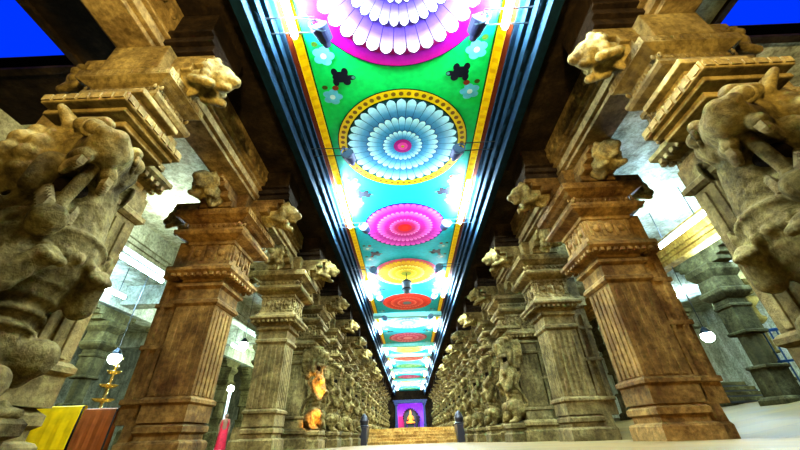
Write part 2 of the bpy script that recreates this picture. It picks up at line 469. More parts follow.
def yali_tongue(s):
    bm = nb(); T = -.28
    cap(bm, (.74, T, 2.52), (1.00, T*1.4, 2.30), .08, .065); cap(bm, (1.00, T*1.4, 2.28), (1.07, T*1.45, 2.78), .055, .06)
    shift(bm, s); return bm

def build_column(s, plain_front, body_mat, fine=True):
    global YDY, LEAN, HZ
    HZ = 1
    YDY = -.34 if fine else 0; LEAN = .19 if fine else 0
    t = thing('carved_column', 'carved stone column', 'column')
    hero = fine and not plain_front
    def sc(bm, x, y):
        bmesh.ops.scale(bm, vec=(x, y, 1), verts=bm.verts); return bm
    obj('plinth', sc(col_plinth(s), *((.70, .70) if hero else (.74, .74) if plain_front else (1, 1))), body_mat, t)
    obj('shaft', col_shaft(s), body_mat, t)
    obj('pier', col_pier(s), body_mat, t)
    obj('cornice', sc(col_cornice(s), .8 if hero else 1, .8 if hero else 1), body_mat, t)
    obj('capital_block', sc(col_block(s), .9, .75) if hero else col_block(s), 'carved' if body_mat == 'stone' else body_mat, t)
    obj('abacus', sc(col_abacus(s), .80, .50) if hero else col_abacus(s), body_mat, t)
    obj('corbel', sc(col_corbel(s, False), .74, .70) if hero else col_corbel(s), body_mat, t)
    for dx, dy in ((1, 0), (-1, 0)) if hero else ((1, 0), (-1, 0), (0, -1)):
        bm = lion_bracket(s, dx, dy)
        if hero: bmesh.ops.translate(bm, vec=(-.34*dx*s, 0, -.06), verts=bm.verts)
        remesh(obj('lion_bracket', bm, 'yali', t), .022 if hero else .03, 2)
    if not plain_front:
        if hero:
            HZ = .945 if s > 0 else .915
        obj('yali_pedestal', yali_pedestal(s), body_mat, t)
        obj('canopy_slab', yali_canopy(s), body_mat, t)
        y = remesh(obj('yali', yali_body(s, fine), 'yali', t), .018 if fine else .035, 2)
        obj('tongue', yali_tongue(s), 'yali', y, True); obj('mouth_shade', yali_mouth_shade(s), 'dark', y, True)
        for q in (-1, 1):
            obj('eye', yali_eye(s, q), 'yali', y, True)
            for up in (True, False): obj('tooth_row', yali_tooth_row(s, q, up), 'tooth', y)
    return t

for s, side in ((1, 'left'), (-1, 'right')):
    hero = build_column(s, False, 'stone'); plainc = build_column(s, True, 'brown')
    far = build_column(s, False, 'stone', False); third = build_column(s, True, 'stone')
    if s > 0: remove_tree([c for c in third.children if c.name.startswith('pier')][0])
    row = 0
    for i, y in enumerate(ROW_L if s > 0 else ROW_R):
        if y > END-1: break
        if i == 0:
            c = hero; c['label'] = f'carved column of the {side} row with a huge open-mouthed rearing stone lion'
        elif i == 1:
            c = plainc; c['label'] = f'warm brown fluted column without a lion, second from the front in the {side} row'
        elif i == 2:
            c = third; c['label'] = f'grey tan fluted column without a lion, third from the front in the {side} row'
        else:
            c = far if i == 3 else dup(far, (0, 0, 0), skip=('lion_bracket',) if i > 9 else ())
            if y < STEP_Y:
                c['label'] = f'carved stone column with rearing lion, {ORD[i]} from the front in the {side} row'
            else:
                c['label'] = f'small distant carved column of the {side} row standing beyond the ochre steps'
                c['group'] = f'distant columns beyond the steps, {side} row'
        c.location = (-s*(3.75 if i == 0 else 4.2 if i == 1 and s > 0 else 3.86 if i == 2 and s > 0 else XC), y, 0)

# ------------------------------------------------------------------ ceiling strip
def vcol(bm, faces, col):
    lay = bm.loops.layers.color.get('Col') or bm.loops.layers.color.new('Col')
    for f in faces:
        for l in f.loops: l[lay] = (*col, 1)
def ngon(bm, pts, z, cols):
    """flat painted polygon fan with colour per vertex; faces down"""
    lay = bm.loops.layers.color.get('Col') or bm.loops.layers.color.new('Col')
    vs = [bm.verts.new((x, y, z)) for x, y in pts]
    f = bm.faces.new(vs)
    f.normal_update()
    if f.normal.z > 0: f.normal_flip()
    m = {v: c for v, c in zip(vs, cols)}
    for l in f.loops: l[lay] = (*m[l.vert], 1)
def band(bm, r0, r1, z, c0, c1, n=72):
    for i in range(n):
        a, b = 2*PI*i/n, 2*PI*(i+1)/n
        ngon(bm, [(r0*math.cos(a), r0*math.sin(a)), (r1*math.cos(a), r1*math.sin(a)), (r1*math.cos(b), r1*math.sin(b)), (r0*math.cos(b), r0*math.sin(b))], z, [c0, c1, c1, c0])
def disc(bm, R, z, c, n=48):
    ngon(bm, [(R*math.cos(2*PI*i/n), R*math.sin(2*PI*i/n)) for i in range(n)], z, [c]*n)
def petals(bm, r0, r1, n, z, cin, ctip, cline, sharp=1):
    """ring of rounded petals, dark outline behind each"""
    for k in range(n):
        a = 2*PI*(k+.5)/n
        def P(rad, off): return (rad*math.cos(a+off), rad*math.sin(a+off))
        for out in (True, False):
            g = .0 if out else .045
            w = PI/n*(1-g); R = r1 if out else r1-.012*(r1-r0)-.010
            base = r0
            rm = r0+(R-r0)*.80
            left = [(base, -w), (r0+(R-r0)*.45, -w), (rm, -w*.97), (r0+(R-r0)*.91, -w*.76), (r0+(R-r0)*.965, -w*.40)]
            pts = left+[(R, 0)]+[(q, -o) for q, o in left[::-1]]
            zz = z if out else z-.004
            if out: cols = [cline]*len(pts)
            else:
                cols = []
                for q, o in pts:
                    t = (q-r0)/(R-r0); t = (t*t*(3-2*t))**sharp
                    cols.append(tuple(cin[j]+(ctip[j]-cin[j])*t for j in range(3)))
            # quads in strips so that the gradient is clean
            m = len(pts); half = m//2
            for i in range(half):
                quad = [pts[i], pts[i+1], pts[m-2-i], pts[m-1-i]] if i+1 != m-2-i else [pts[i], pts[i+1], pts[m-1-i]]
                cq = [cols[i], cols[i+1], cols[m-2-i], cols[m-1-i]] if len(quad) == 4 else [cols[i], cols[i+1], cols[m-1-i]]
                ngon(bm, [P(*q) for q in quad], zz, cq)

STRIP_W = 1.72
# the strip itself: green paint, tinted turquoise further down to imitate the tubes' light
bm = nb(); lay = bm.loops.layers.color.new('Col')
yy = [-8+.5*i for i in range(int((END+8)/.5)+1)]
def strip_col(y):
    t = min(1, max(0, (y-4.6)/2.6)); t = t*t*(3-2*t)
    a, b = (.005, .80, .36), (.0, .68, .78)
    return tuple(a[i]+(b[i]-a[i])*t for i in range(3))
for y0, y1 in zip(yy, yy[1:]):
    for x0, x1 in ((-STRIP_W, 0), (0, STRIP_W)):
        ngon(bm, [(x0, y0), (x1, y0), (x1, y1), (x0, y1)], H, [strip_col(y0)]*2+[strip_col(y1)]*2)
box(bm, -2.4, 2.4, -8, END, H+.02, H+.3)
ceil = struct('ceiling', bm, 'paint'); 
# painted borders: yellow band, orange line, dark lines
for s in (-1, 1):
    bm = nb()
    for (a, b, c, z) in ((STRIP_W, STRIP_W+.17, (.95, .82, .0), -.012), (STRIP_W+.17, STRIP_W+.27, (.36, .13, .015), -.02), (STRIP_W-.03, STRIP_W, (.10, .25, .02), -.008)):
        for y0, y1 in zip(yy[::4], yy[4::4]):
            ngon(bm, [(s*a, y0), (s*b, y0), (s*b, y1), (s*a, y1)], H+z, [c]*4)
    for k in range(int((END+8)/.22)):
        y0 = -8+k*.22
        ngon(bm, [(s*(STRIP_W+.03), y0), (s*(STRIP_W+.14), y0+.03), (s*(STRIP_W+.14), y0+.12), (s*(STRIP_W+.03), y0+.09)], H-.016, [(.90, .72, .0)]*4)
    o = obj('painted_border', bm, 'paint', ceil, keep=True)
    bm = nb()
    for (a, b, z0) in ((1.99, 2.08, 5.92), (2.07, 2.16, 5.74), (2.15, 2.26, 5.54), (2.25, 2.42, 5.30)):
        box(bm, min(s*a, s*b), max(s*a, s*b), -8, END, r(z0), r(6.3), .012)
    for k in range(int((END+8)/.4)):
        ball(bm, (s*2.20, -7.8+k*.4, r(5.54)), (.04, .14, .03), 1)
    obj('edge_moulding', bm, 'teal', ceil)

# painted figures in the green corners between medallions
def fig_mesh(kind):
    bm = nb()
    lay = bm.loops.layers.color.new('Col')
    def blob(x, y, rx, ry, c, z=0, n=14): ngon(bm, [(x+rx*math.cos(2*PI*i/n), y+ry*math.sin(2*PI*i/n)) for i in range(n)], z, [c]*n)
    if kind == 'flower':
        for k in range(5):
            a = 2*PI*k/5
            blob(.12*math.cos(a), .12*math.sin(a), .10, .08, (.35, .72, .80), -.001*k)
        blob(0, 0, .06, .06, (.75, .85, .8), -.008); blob(.10, -.22, .07, .06, (.45, .16, .05), -.006); blob(-.12, -.24, .06, .05, (.25, .3, .05), -.007)
    else:
        d = (.012, .03, .10)
        blob(0, 0, .20, .15, d); blob(.14, .13, .10, .10, d, -.001); blob(-.13, .13, .08, .11, d, -.002); blob(.12, -.14, .08, .10, d, -.003); blob(-.13, -.14, .08, .10, d, -.004)
        blob(.26, .02, .11, .07, d, -.005); blob(.31, .02, .045, .04, (.3, .55, .5), -.007)
    me = bpy.data.meshes.new('painted_'+kind); bm.to_mesh(me); bm.free(); me.materials.append(M['paint'])
    return me
fl, an = fig_mesh('flower'), fig_mesh('animal')
MED_Y = [2.04+3.75*i for i in range(15)]
for i in range(14):
    yc = (MED_Y[i]+MED_Y[i+1])/2
    for s in (-1, 1):
        for kind, me, dx, dy, sc in (('painted_flower', fl, 1.42, -.42, .95), ('painted_animal', an, 1.18, .02, .8), ('painted_flower', fl, 1.42, .46, .95)):
            o = bpy.data.objects.new(kind, me); C.objects.link(o); o.parent = ceil
            o.location = (s*dx, yc+dy, H-.012); o.scale = (-s*sc, sc, 1)
# cross ribs of the painted ceiling, further down the hall
for k, y in enumerate([2.04+3.75*(q+.5) for q in (4, 6, 7, 9, 11, 12)]):
    bm = nb(); box(bm, -1.95, 1.95, y-.14, y+.14, r(5.74), r(6.02), .02); vcol(bm, bm.faces, (.45, .70, .66))
    obj('cross_rib', bm, 'paint', ceil)

# medallions
W = (.92, .90, .95)
def medallion(y, R, rim, rings, centre, label, group=None, beads=False, sharp=1):
    t = thing('painted_medallion', label, 'ceiling medallion', (0, y, H), 0, group)
    bm = nb(); z = -.02
    for (r0, r1, c0, c1) in rim: band(bm, r0*R, r1*R, z, c0, c1); z -= .001
    if beads:
        for k in range(56):
            a = 2*PI*k/56
            ngon(bm, [(R*.925*math.cos(a)+.05*math.cos(q), R*.925*math.sin(a)+.05*math.sin(q)) for q in [2*PI*j/10 for j in range(10)]], z-.002, [(.50, .36, .0)]*10)
    obj('rim', bm, 'paint', t, keep=True)
    z = -.03
    for (r0, r1, n, cin, ctip, cl) in rings:
        bm = nb(); band(bm, r0*R, (r0+(r1-r0)*.8)*R, z+.004, cl, cl); petals(bm, r0*R, r1*R, n, z, cin, ctip, cl, sharp)
        obj('petal_ring', bm, 'paint', t, keep=True); z -= .012
    bm = nb()
    for (rr, c) in centre:
        disc(bm, rr*R, z, c); z -= .006
    obj('centre_boss', bm, 'paint', t, keep=True)
    return t
navy = (.02, .008, .20)
VI = (.13, .01, .66); MG = (.66, .0, .46)
medallion(MED_Y[0], 1.72, [(0, 1, MG, MG), (.985, 1.0, navy, navy), (.86, .99, (.50, .0, .50), MG)],
    [(.50, .87, 34, VI, (1, .86, 1), navy), (.28, .575, 32, (.18, .03, .75), W, navy), (.12, .36, 26, VI, W, navy)], [(.19, navy), (.12, (.5, .05, .6)), (.06, (.9, .7, .1))],
    'huge violet and white petalled ceiling medallion with magenta rim')
YR = (.95, .85, .0); CW = (.75, .97, 1.0)
medallion(MED_Y[1], 1.55, [(0, 1, (.02, .35, .4), (.02, .35, .4)), (.985, 1, (.05, .12, .02), (.05, .12, .02)), (.86, .985, YR, (.9, .78, 0)), (.845, .865, (.05, .2, .05), (.05, .2, .05))],
    [(.48, .86, 34, (.0, .40, .72), CW, (.0, .22, .42)), (.26, .57, 30, (.0, .46, .78), CW, (.0, .22, .42)), (.11, .32, 24, (0, .46, .80), CW, (.0, .24, .48))],
    [(.14, (.66, .01, .55)), (.08, (.88, .25, .65)), (.025, (.7, .6, .1))], 'large turquoise lotus ceiling medallion with beaded yellow rim', beads=True)
medallion(MED_Y[2], 1.36, [(0, 1, (.45, .0, .55), (.45, .0, .55)), (.955, 1, (.10, .01, .45), (.10, .01, .45))],
    [(.58, .985, 40, (.68, .0, .58), (.90, .36, .86), (.42, .0, .42)), (.32, .71, 36, (.68, .0, .50), (.95, .50, .88), (.42, .0, .35)), (.13, .40, 26, (.68, .0, .34), (.95, .5, .8), (.45, .0, .25))],
    [(.17, (.80, .02, .05)), (.08, (.9, .12, .02))], 'magenta scalloped ceiling medallion with red centre', sharp=3)
medallion(MED_Y[3], 1.36, [(0, 1, (.80, .32, .52), (.80, .32, .52)), (.86, .90, (.8, .5, .1), (.8, .5, .1))],
    [(.52, .88, 36, (.86, .66, .0), (.92, .78, .0), (.75, .5, .0)), (.30, .60, 30, (.86, .72, .0), (.98, .95, .55), (.7, .5, .0)), (.14, .36, 24, (.82, .68, .0), (.95, .9, .4), (.55, .45, .0))],
    [(.16, (.55, .58, .10))], 'yellow ceiling medallion with pink rim and a hanging lantern', sharp=3)
medallion(MED_Y[4], 1.28, [(0, 1, (.80, .08, .06), (.80, .08, .06))],
    [(.60, .97, 36, (.74, .02, .02), (.90, .30, .22), (.4, .02, .05)), (.34, .70, 30, (.70, .01, .03), (.92, .42, .32), (.4, .01, .05)), (.16, .42, 24, (.74, .03, .06), (.92, .46, .38), (.4, .02, .05))],
    [(.18, (.30, .35, .4))], 'red pale-ringed ceiling medallion just behind the yellow one', sharp=3)
pal = [((.25, .55, .75), (.70, .85, .90), 'pale blue'), ((.75, .10, .40), (.9, .55, .7), 'rose pink'), ((.80, .65, .02), (.9, .85, .4), 'yellow'), ((.75, .06, .03), (.9, .4, .3), 'scarlet'), ((.05, .5, .25), (.6, .85, .6), 'green')]
for i in range(5, 15):
    c, w, nm = pal[(i-5) % 5]
    dk = tuple(q*.4 for q in c)
    where = ('past the red one, nearer of its colour pair' if i < 10 else 'nearest the shrine')
    if i == 5: where = 'right behind the red medallion'
    medallion(MED_Y[i], 1.35, [(0, 1, dk, c)], [(.55, .96, 30, c, w, dk), (.25, .62, 22, c, w, dk)], [(.26, w)], f'{nm} petalled ceiling medallion {where}')

# stone ceiling beside the strip, longitudinal beams, lintels -----------------
for s, side in ((-1, 'left'), (1, 'right')):
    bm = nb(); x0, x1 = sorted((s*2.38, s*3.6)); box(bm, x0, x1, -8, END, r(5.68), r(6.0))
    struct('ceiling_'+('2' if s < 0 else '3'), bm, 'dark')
    bm = nb()
    for (w, z0, z1) in ((.26, BEAM_B, BEAM_B+.10), (.34, BEAM_B+.08, BEAM_B+.26), (.42, BEAM_B+.25, BEAM_B+.34), (.50, BEAM_B+.33, BEAM_B+.9)):
        box(bm, s*XB-w, s*XB+w, -8, END, z0, z1, .012)
    for q in (-1, 1):
        for k in range(int((END+8)/.24)):
            ball(bm, (s*XB+q*.5, -7.9+k*.24, BEAM_B+.52), (.035, .085, .10), 1)
    struct('trim_'+('1' if s < 0 else '2'), bm, 'beam')
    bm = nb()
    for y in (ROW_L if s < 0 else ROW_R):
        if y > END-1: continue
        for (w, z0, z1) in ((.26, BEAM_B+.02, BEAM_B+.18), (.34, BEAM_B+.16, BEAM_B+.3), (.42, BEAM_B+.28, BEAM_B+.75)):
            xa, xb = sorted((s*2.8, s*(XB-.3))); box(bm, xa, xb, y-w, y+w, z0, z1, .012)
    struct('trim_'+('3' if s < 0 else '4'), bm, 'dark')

# ------------------------------------------------------------------ aisles
AX = {-1: -7.2, 1: 9.3}
AY = {-1: [11.0]+[17.3+3.4*k for k in range(8)], 1: [9.6+3.4*k for k in range(9)]}
AZ = r(5.55)
SKY = {-1: (-9.0, -5.55, -1.5, 3.2), 1: (5.2, 9.5, -1.5, 3.2)}
for s, side in ((-1, 'left'), (1, 'right')):
    a, b, y0, y1 = SKY[s]
    bm = nb()
    lo, hi = sorted((s*3.9, s*17))
    ym = 4.4 if s < 0 else y1
    box(bm, lo, hi, ym, END, AZ, AZ+.3)
    struct('ceiling_'+('6' if s < 0 else '7'), bm, 'aisle')
    bm = nb(); box(bm, lo, a, -8, ym, AZ, AZ+.3); box(bm, b, hi, -8, ym, AZ, AZ+.3); box(bm, a, b, -8, y0, AZ, AZ+.3)
    if ym > y1: box(bm, a, b, y1, ym, AZ, AZ+.3)
    struct('ceiling_'+('4' if s < 0 else '5'), bm, 'dark' if s < 0 else 'aisle')  # left near ceiling coloured dark as shade beyond the aisle lamps' reach
    # opening lined with stone
    bm = nb()
    for bb in ((a-.12, a, y0, y1), (b, b+.12, y0, y1), (a-.12, b+.12, y0-.12, y0), (a-.12, b+.12, y1, y1+.12)):
        box(bm, *bb, AZ-.06, AZ+.32)
    struct('window_'+('1' if s < 0 else '2'), bm, 'dark')
    bm = nb(); x = AX[s] - (.9 if s < 0 else 0)
    for (w, z0, z1) in ((.22, r(4.75), r(4.9)), (.30, r(4.88), r(5.02)), (.38, r(5.0), r(5.56))):
        box(bm, x-w, x+w, -8, END, z0, z1, .012)
    struct('trim_'+('5' if s < 0 else '6'), bm, 'aisle' if s < 0 else 'gold_beam')
    bm = nb(); x = s*11.8
    box(bm, x-.35, x+.35, -8, END, r(4.6), r(5.56), .02)
    for k in range(9):
        xa, xb = sorted((AX[s], s*17)); box(bm, xa, xb, 6.1+k*6.8-.3, 6.1+k*6.8+.3, r(4.75), r(5.56), .02)
    struct('trim_'+('7' if s < 0 else '8'), bm, 'aisle')

def aisle_column():
    t = thing('aisle_column', 'plain aisle column', 'column')
    bm = nb(); rect_lathe(bm, [(.48, -.1), (.48, .9), (.44, .95), (.40, .98)]); bmesh.ops.scale(bm, vec=(.78, .78, 1), verts=bm.verts); obj('plinth', bm, 'aislecol', t)
    bm = nb(); rect_lathe(bm, [(.34, .96), (.34, 1.6), (.30, 1.65), (.30, 1.66)])
    rect_lathe(bm, [(.31, 1.62), (.31, 2.5)], n=8); rect_lathe(bm, [(.34, 2.48), (.34, 3.5)])
    for z in (1.6, 2.48, 3.2): rect_lathe(bm, [(.35, z), (.39, z+.03), (.39, z+.08), (.35, z+.11)])
    bmesh.ops.scale(bm, vec=(.78, .78, 1), verts=bm.verts); obj('shaft', bm, 'aislecol', t)
    bm = nb(); rect_lathe(bm, [(.36, 3.48), (.46, 3.58), (.50, 3.64), (.50, 3.72), (.42, 3.78), (.40, 4.1), (.48, 4.2), (.56, 4.3), (.56, 4.45), (.5, 4.5)])
    for sy in (-1, 1):
        for i, (l, z) in enumerate(((.8, 4.5), (1.0, 4.65), (1.2, 4.8))): box(bm, -.3, .3, min(0, sy*l), max(0, sy*l), z, z+.16, .02)
    bmesh.ops.scale(bm, vec=(.85, .85, 1), verts=bm.verts); obj('capital', bm, 'aislecol', t)
    return t
src = aisle_column(); first = True
for s, side in ((-1, 'left'), (1, 'right')):
    for i, y in enumerate(AY[s]):
        c = src if first else dup(src, (0, 0, 0)); first = False
        c.location = (AX[s], y, fz(AX[s], y)-.35 if s < 0 else 0)
        c.location.z = 0.0
        if i < 4:
            c['label'] = f'banded pale stone column of the {side} side aisle, {ORD[i]} from the front'
            if 'group' in c.keys(): del c['group']
        else:
            c['label'] = f'banded stone column deep in the {side} side aisle'; c['group'] = f'deep {side} aisle columns'
    for i, y in enumerate([9.4, 12.8, 16.2, 23.0, 26.4]):
        c = dup(src, (s*(11.8 if s < 0 else 12.6), y+(0 if s < 0 else 3.4), 0), group=f'outer {side} aisle columns', label=f'slim banded stone column of the outer row in the {side} aisle')

# walls ----------------------------------------------------------
bm = nb(); box(bm, -17.3, -17, -8, END+2, -1, AZ+.3); struct('wall_left', bm, 'wall')
bm = nb(); box(bm, 17, 17.3, -8, END+2, -1, AZ+.3); struct('wall_right', bm, 'aisle')
bm = nb(); box(bm, -17.3, 17.3, -8.3, -8, -1, H+.4); struct('wall_front', bm, 'dark')
bm = nb(); SX = 2.15
box(bm, -17.3, -SX-.05, END, END+.3, -1, H+.4); box(bm, SX+.05, 17.3, END, END+.3, -1, H+.4); box(bm, -SX-.1, SX+.1, END, END+.3, r(4.75), H+.4)
struct('wall_back', bm, 'dark')

# ------------------------------------------------------------------ steps
t = thing('stone_steps', 'wide flight of ochre stone steps crossing the hall floor below the shrine', 'steps', (0, STEP_Y, 0))
n = 5; zb = zf(STEP_Y)-.02; dz = (Z_UP-zb)/n
for k in range(n):
    bm = nb(); box(bm, -2.72, 2.72, k*.26, 1.4, zb+k*dz-.1, zb+(k+1)*dz, .015); box(bm, -2.74, 2.74, k*.26-.03, k*.26+.1, zb+(k+1)*dz-.045, zb+(k+1)*dz+.012, .01)
    obj('step', bm, 'step', t)
for s in (-1, 1):
    bm = nb(); x = s*2.96
    box(bm, x-.22, x+.22, -.3, 1.05, zb-.2, Z_UP+.1, .03)
    lathe(bm, [(.30, Z_UP+.08), (.32, Z_UP+.16), (.24, Z_UP+.22), (.28, Z_UP+.45), (.20, Z_UP+.66), (.10, Z_UP+.80), (.02, Z_UP+.86)], x, .1, 16)
    obj('balustrade', bm, 'black', t)

# ------------------------------------------------------------------ shrine
SB = r(.97)
t = thing('shrine', 'purple lit shrine chamber at the far end of the hall', 'shrine', (0, END, SB))
bm = nb(); box(bm, -SX, SX, 2.6, 2.75, 0, 3.8); box(bm, -SX-.05, -SX+.1, 0, 2.7, 0, 3.8); box(bm, SX-.1, SX+.05, 0, 2.7, 0, 3.8); box(bm, -SX, SX, 0, 2.7, 3.65, 3.8)
obj('chamber_wall', bm, 'purple', t)
bm = nb(); box(bm, -SX-.5, SX+.5, -.9, 2.7, SB*-1+Z_UP-.02, 0, .03); box(bm, -SX-.3, SX+.3, -.6, 0, -.02, .12, .02); obj('plinth', bm, 'step', t)
for s in (-1, 1):
    bm = nb(); rect_lathe(bm, [(.20, .1), (.20, .5), (.15, .55), (.15, 2.9), (.20, 3.0), (.26, 3.1), (.26, 3.3)], s*(SX-.02), -.15)
    obj('door_post', bm, 'navy', t)
bm = nb(); box(bm, -SX-.35, SX+.35, -.42, -.02, 3.28, 3.62, .03); box(bm, -SX-.5, SX+.5, -.55, -.02, 3.6, 3.75, .03)
for k in range(-8, 9): ball(bm, (k*.28, -.45, 3.42), (.1, .06, .12), 1)
obj('lintel', bm, 'navy', t)
bm = nb(); torus(bm, (0, 1.2, 1.55), 1.02, .13, (0, 1, 0), 30, 8, (-PI-.6, .6), 1.0)
for k in range(15):
    a = -.5+k*(PI+1)/14; ball(bm, (1.15*math.cos(a), 1.2, 1.55+(1.15 if True else 0)*math.sin(a)*-1*-1), .11, 1)
for s in (-1, 1): box(bm, s*.85-.16, s*.85+.16, 1.05, 1.4, 0, 1.2, .03)
tube(bm, [(0, 1.42, 1.5), (0, 1.5, 1.5)], 1.08, 32)
obj('halo_arch', bm, 'black', t)
bm = nb(); box(bm, -1.9, -1.0, 1.9, 2.2, 0, 1.7, .05); 
for k in range(6): tube(bm, [(-1.85+k*.16, 1.87, 0), (-1.85+k*.16, 1.85, 1.7)], .06, 6)
obj('curtain', bm, 'pink', t)
t = thing('seated_idol', 'glowing golden seated idol inside the dark arch of the shrine', 'statue', (0, END+.78, SB))
bm = nb()
ball(bm, (0, 0, .85), (.42, .28, .22)); cap(bm, (0, 0, .9), (0, 0, 1.55), .30, .27); ball(bm, (0, 0, 1.88), (.19, .19, .22)); cap(bm, (0, 0, 2.05), (0, 0, 2.4), .16, .06)
for s in (-1, 1):
    cap(bm, (s*.28, 0, 1.55), (s*.48, -.06, 1.2), .10, .08); cap(bm, (s*.48, -.06, 1.2), (s*.34, -.25, 1.35), .08, .06); cap(bm, (s*.15, -.05, .82), (s*.55, -.18, .78), .16, .12); cap(bm, (s*.55, -.18, .78), (s*.1, -.3, .75), .11, .08)
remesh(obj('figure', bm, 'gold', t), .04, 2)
bm = nb(); rect_lathe(bm, [(.55, .01), (.55, .2), (.45, .26), (.45, .45), (.6, .55), (.6, .62)]); obj('pedestal', bm, 'black', t)
def standing(bm, h=1.6):
    k = h/1.6
    P = lambda x, y, z: (x*k, y*k, z*k)
    cap(bm, P(0, 0, .88), P(0, .0, 1.22), .15*k, .17*k); cap(bm, P(0, 0, 1.22), P(0, 0, 1.36), .13*k, .06*k); ball(bm, P(0, -.01, 1.48), (.085*k, .10*k, .115*k)); ball(bm, P(0, -.11, 1.465), .022*k)
    for s in (-1, 1):
        cap(bm, P(s*.09, 0, .85), P(s*.09, -.01, .46), .095*k, .065*k); cap(bm, P(s*.09, -.01, .46), P(s*.09, .02, .08), .06*k, .045*k); cap(bm, P(s*.09, .03, .045), P(s*.095, -.13, .035), .04*k, .035*k)
        cap(bm, P(s*.17, 0, 1.30), P(s*.24, .03, 1.04), .055*k, .045*k); cap(bm, P(s*.24, .03, 1.04), P(s*.22, -.07, .82), .042*k, .032*k); ball(bm, P(s*.22, -.09, .77), (.03*k, .04*k, .06*k))
        ball(bm, P(s*.087, 0, 1.48), .022*k)
bm = nb(); standing(bm, 2.0)
o = remesh(obj('guardian_statue', bm, 'black'), .03, 2); o.location = (1.15, END+.9, SB); tag(o, 'dark standing figure inside the shrine to the right of the idol', 'statue')

# ------------------------------------------------------------------ lights that one sees
def tube_light(name, label, loc, length, mat, group=None, rz=0, top=None):
    t = thing(name, label, 'tube light', loc, rz, group)
    bm = nb(); tube(bm, [(0, -length/2, 0), (0, length/2, 0)], .05, 10); obj('glass_tube', bm, mat, t, True)
    bm = nb(); box(bm, -.05, .05, -length/2-.04, length/2+.04, .05, .10, .01); obj('housing', bm, 'white', t)
    for q in (-1, 1):
        bm = nb(); tube(bm, [(0, q*length/2, 0), (0, q*(length/2+.045), 0)], .045, 10); box(bm, -.03, .03, q*length/2-.02+q*.02, q*length/2+.02+q*.02, 0, .09)
        obj('end_cap', bm, 'white', t)
    for q in (-1, 1):
        bm = nb(); tube(bm, [(0, q*length*.32, .09), (0, q*length*.32, (top-loc[2]) if top else .19)], .012, 6); obj('hanger_rod', bm, 'iron', t)
    return t
TY = [2.0, 8.1, 14.8, 21.2, 27.8, 34.2, 40.4, 46.8, 53.0]
for s, side in ((-1, 'left'), (1, 'right')):
    for i, y in enumerate(TY):
        if i == 0: t0 = tube_light('tube_light', 'x', (0, 0, 0), 2.0, 'tube'); t = t0
        else: t = dup(t0, (0, 0, 0))
        t.location = (s*1.78, y, H-.22)
        if i < 5: t['label'] = f'glowing white tube light on the {side} border of the painted ceiling, {ORD[i]} along'
        else: t['label'] = f'tiny far tube light along the {side} border of the ceiling near the shrine'; t['group'] = f'far {side} ceiling tubes'

t = tube_light('tube_light', 'very bright tube light on the left aisle ceiling beside the brown column', (-8.2, 9.2, r(4.62)), 2.0, 'tube_aisle', top=AZ)
tube_light('tube_light', 'thin tube light on the left aisle ceiling below the stone lion head', (-10.2, 10.4, r(4.52)), 1.7, 'tube_aisle', top=AZ)
tube_light('tube_light', 'very bright tube light on the right aisle ceiling beside the brown column', (7.5, 8.0, r(4.5)), 2.0, 'tube_aisle', top=AZ)
tube_light('tube_light', 'thin tube light on the right aisle ceiling below the stone lion', (9.6, 9.0, r(4.62)), 1.7, 'tube_aisle', top=AZ)
tube_light('tube_light', 'small tube light deep in the left aisle above the person in red', (-8.6, 17.2, r(4.0)), 1.2, 'tube_aisle', top=AZ)
tube_light('tube_light', 'tube light far along the right aisle seen past the brown column', (10.8, 13.6, r(4.4)), 1.4, 'tube_aisle', top=AZ)

def pendant(label, loc, top):
    t = thing('pendant_lamp', label, 'hanging lamp', loc)
    bm = nb(); ball(bm, (0, 0, 0), .17, 3); obj('globe', bm, 'globe', t, True)
    bm = nb(); lathe(bm, [(.05, .28), (.08, .24), (.13, .16), (.15, .10), (.14, .08)], n=16); tube(bm, [(0, 0, .26), (0, 0, top-loc[2])], .012, 6); obj('stem', bm, 'iron', t)
    return t
pendant('bright round hanging lamp in the left aisle above the brass lamp stand', (-9.0, 10.5, r(2.27)), AZ)
pendant('bright round hanging lamp in the right aisle beside the brown column', (9.3, 10.9, r(2.35)), AZ)
pendant('round hanging lamp glowing high between two left columns', (-6.6, 13.6, r(3.25)), AZ)

# lamp brackets by the ceiling border, one at each column row
def bracket_lamp(s):
    t = thing('wall_lamp', 'lamp', 'bracket lamp')
    bm = nb()
    for dy in (-.12, .12): tube(bm, [(-s*2.25, dy, 0), (-s*1.36, dy, -.02)], .013, 6)
    tube(bm, [(-s*1.36, -.12, -.02), (-s*1.36, .12, -.02)], .013, 6); tube(bm, [(-s*2.25, -.16, 0), (-s*2.25, .16, 0)], .03, 8)
    obj('bracket_rods', bm, 'iron', t)
    bm = nb(); tube(bm, [(-s*1.30, -.02, -.10), (-s*1.22, .20, -.12)], [.15, .12], 18); tube(bm, [(-s*1.25, .12, -.12), (-s*1.22, .30, -.12)], [.11, .06], 12); obj('drum', bm, 'navy', t)
    bm = nb(); tube(bm, [(-s*1.302, -.035, -.098), (-s*1.298, -.02, -.10)], .135, 18); torus(bm, (-s*1.302, -.03, -.098), .145, .018, (-s*.3, 1, 0), 20, 6); obj('face', bm, 'bluegrey', t)
    return t
for s, side in ((1, 'left'), (-1, 'right')):
    b0 = bracket_lamp(s)
    for i in range(6):
        t = b0 if i == 0 else dup(b0, (0, 0, 0))
        t.location = (0, 2.8 if i == 0 else 2.45+3.22*i, H-.28)
        t['label'] = f'dark round lamp on two rods over the {side} ceiling border, {ORD[i]} from the front'
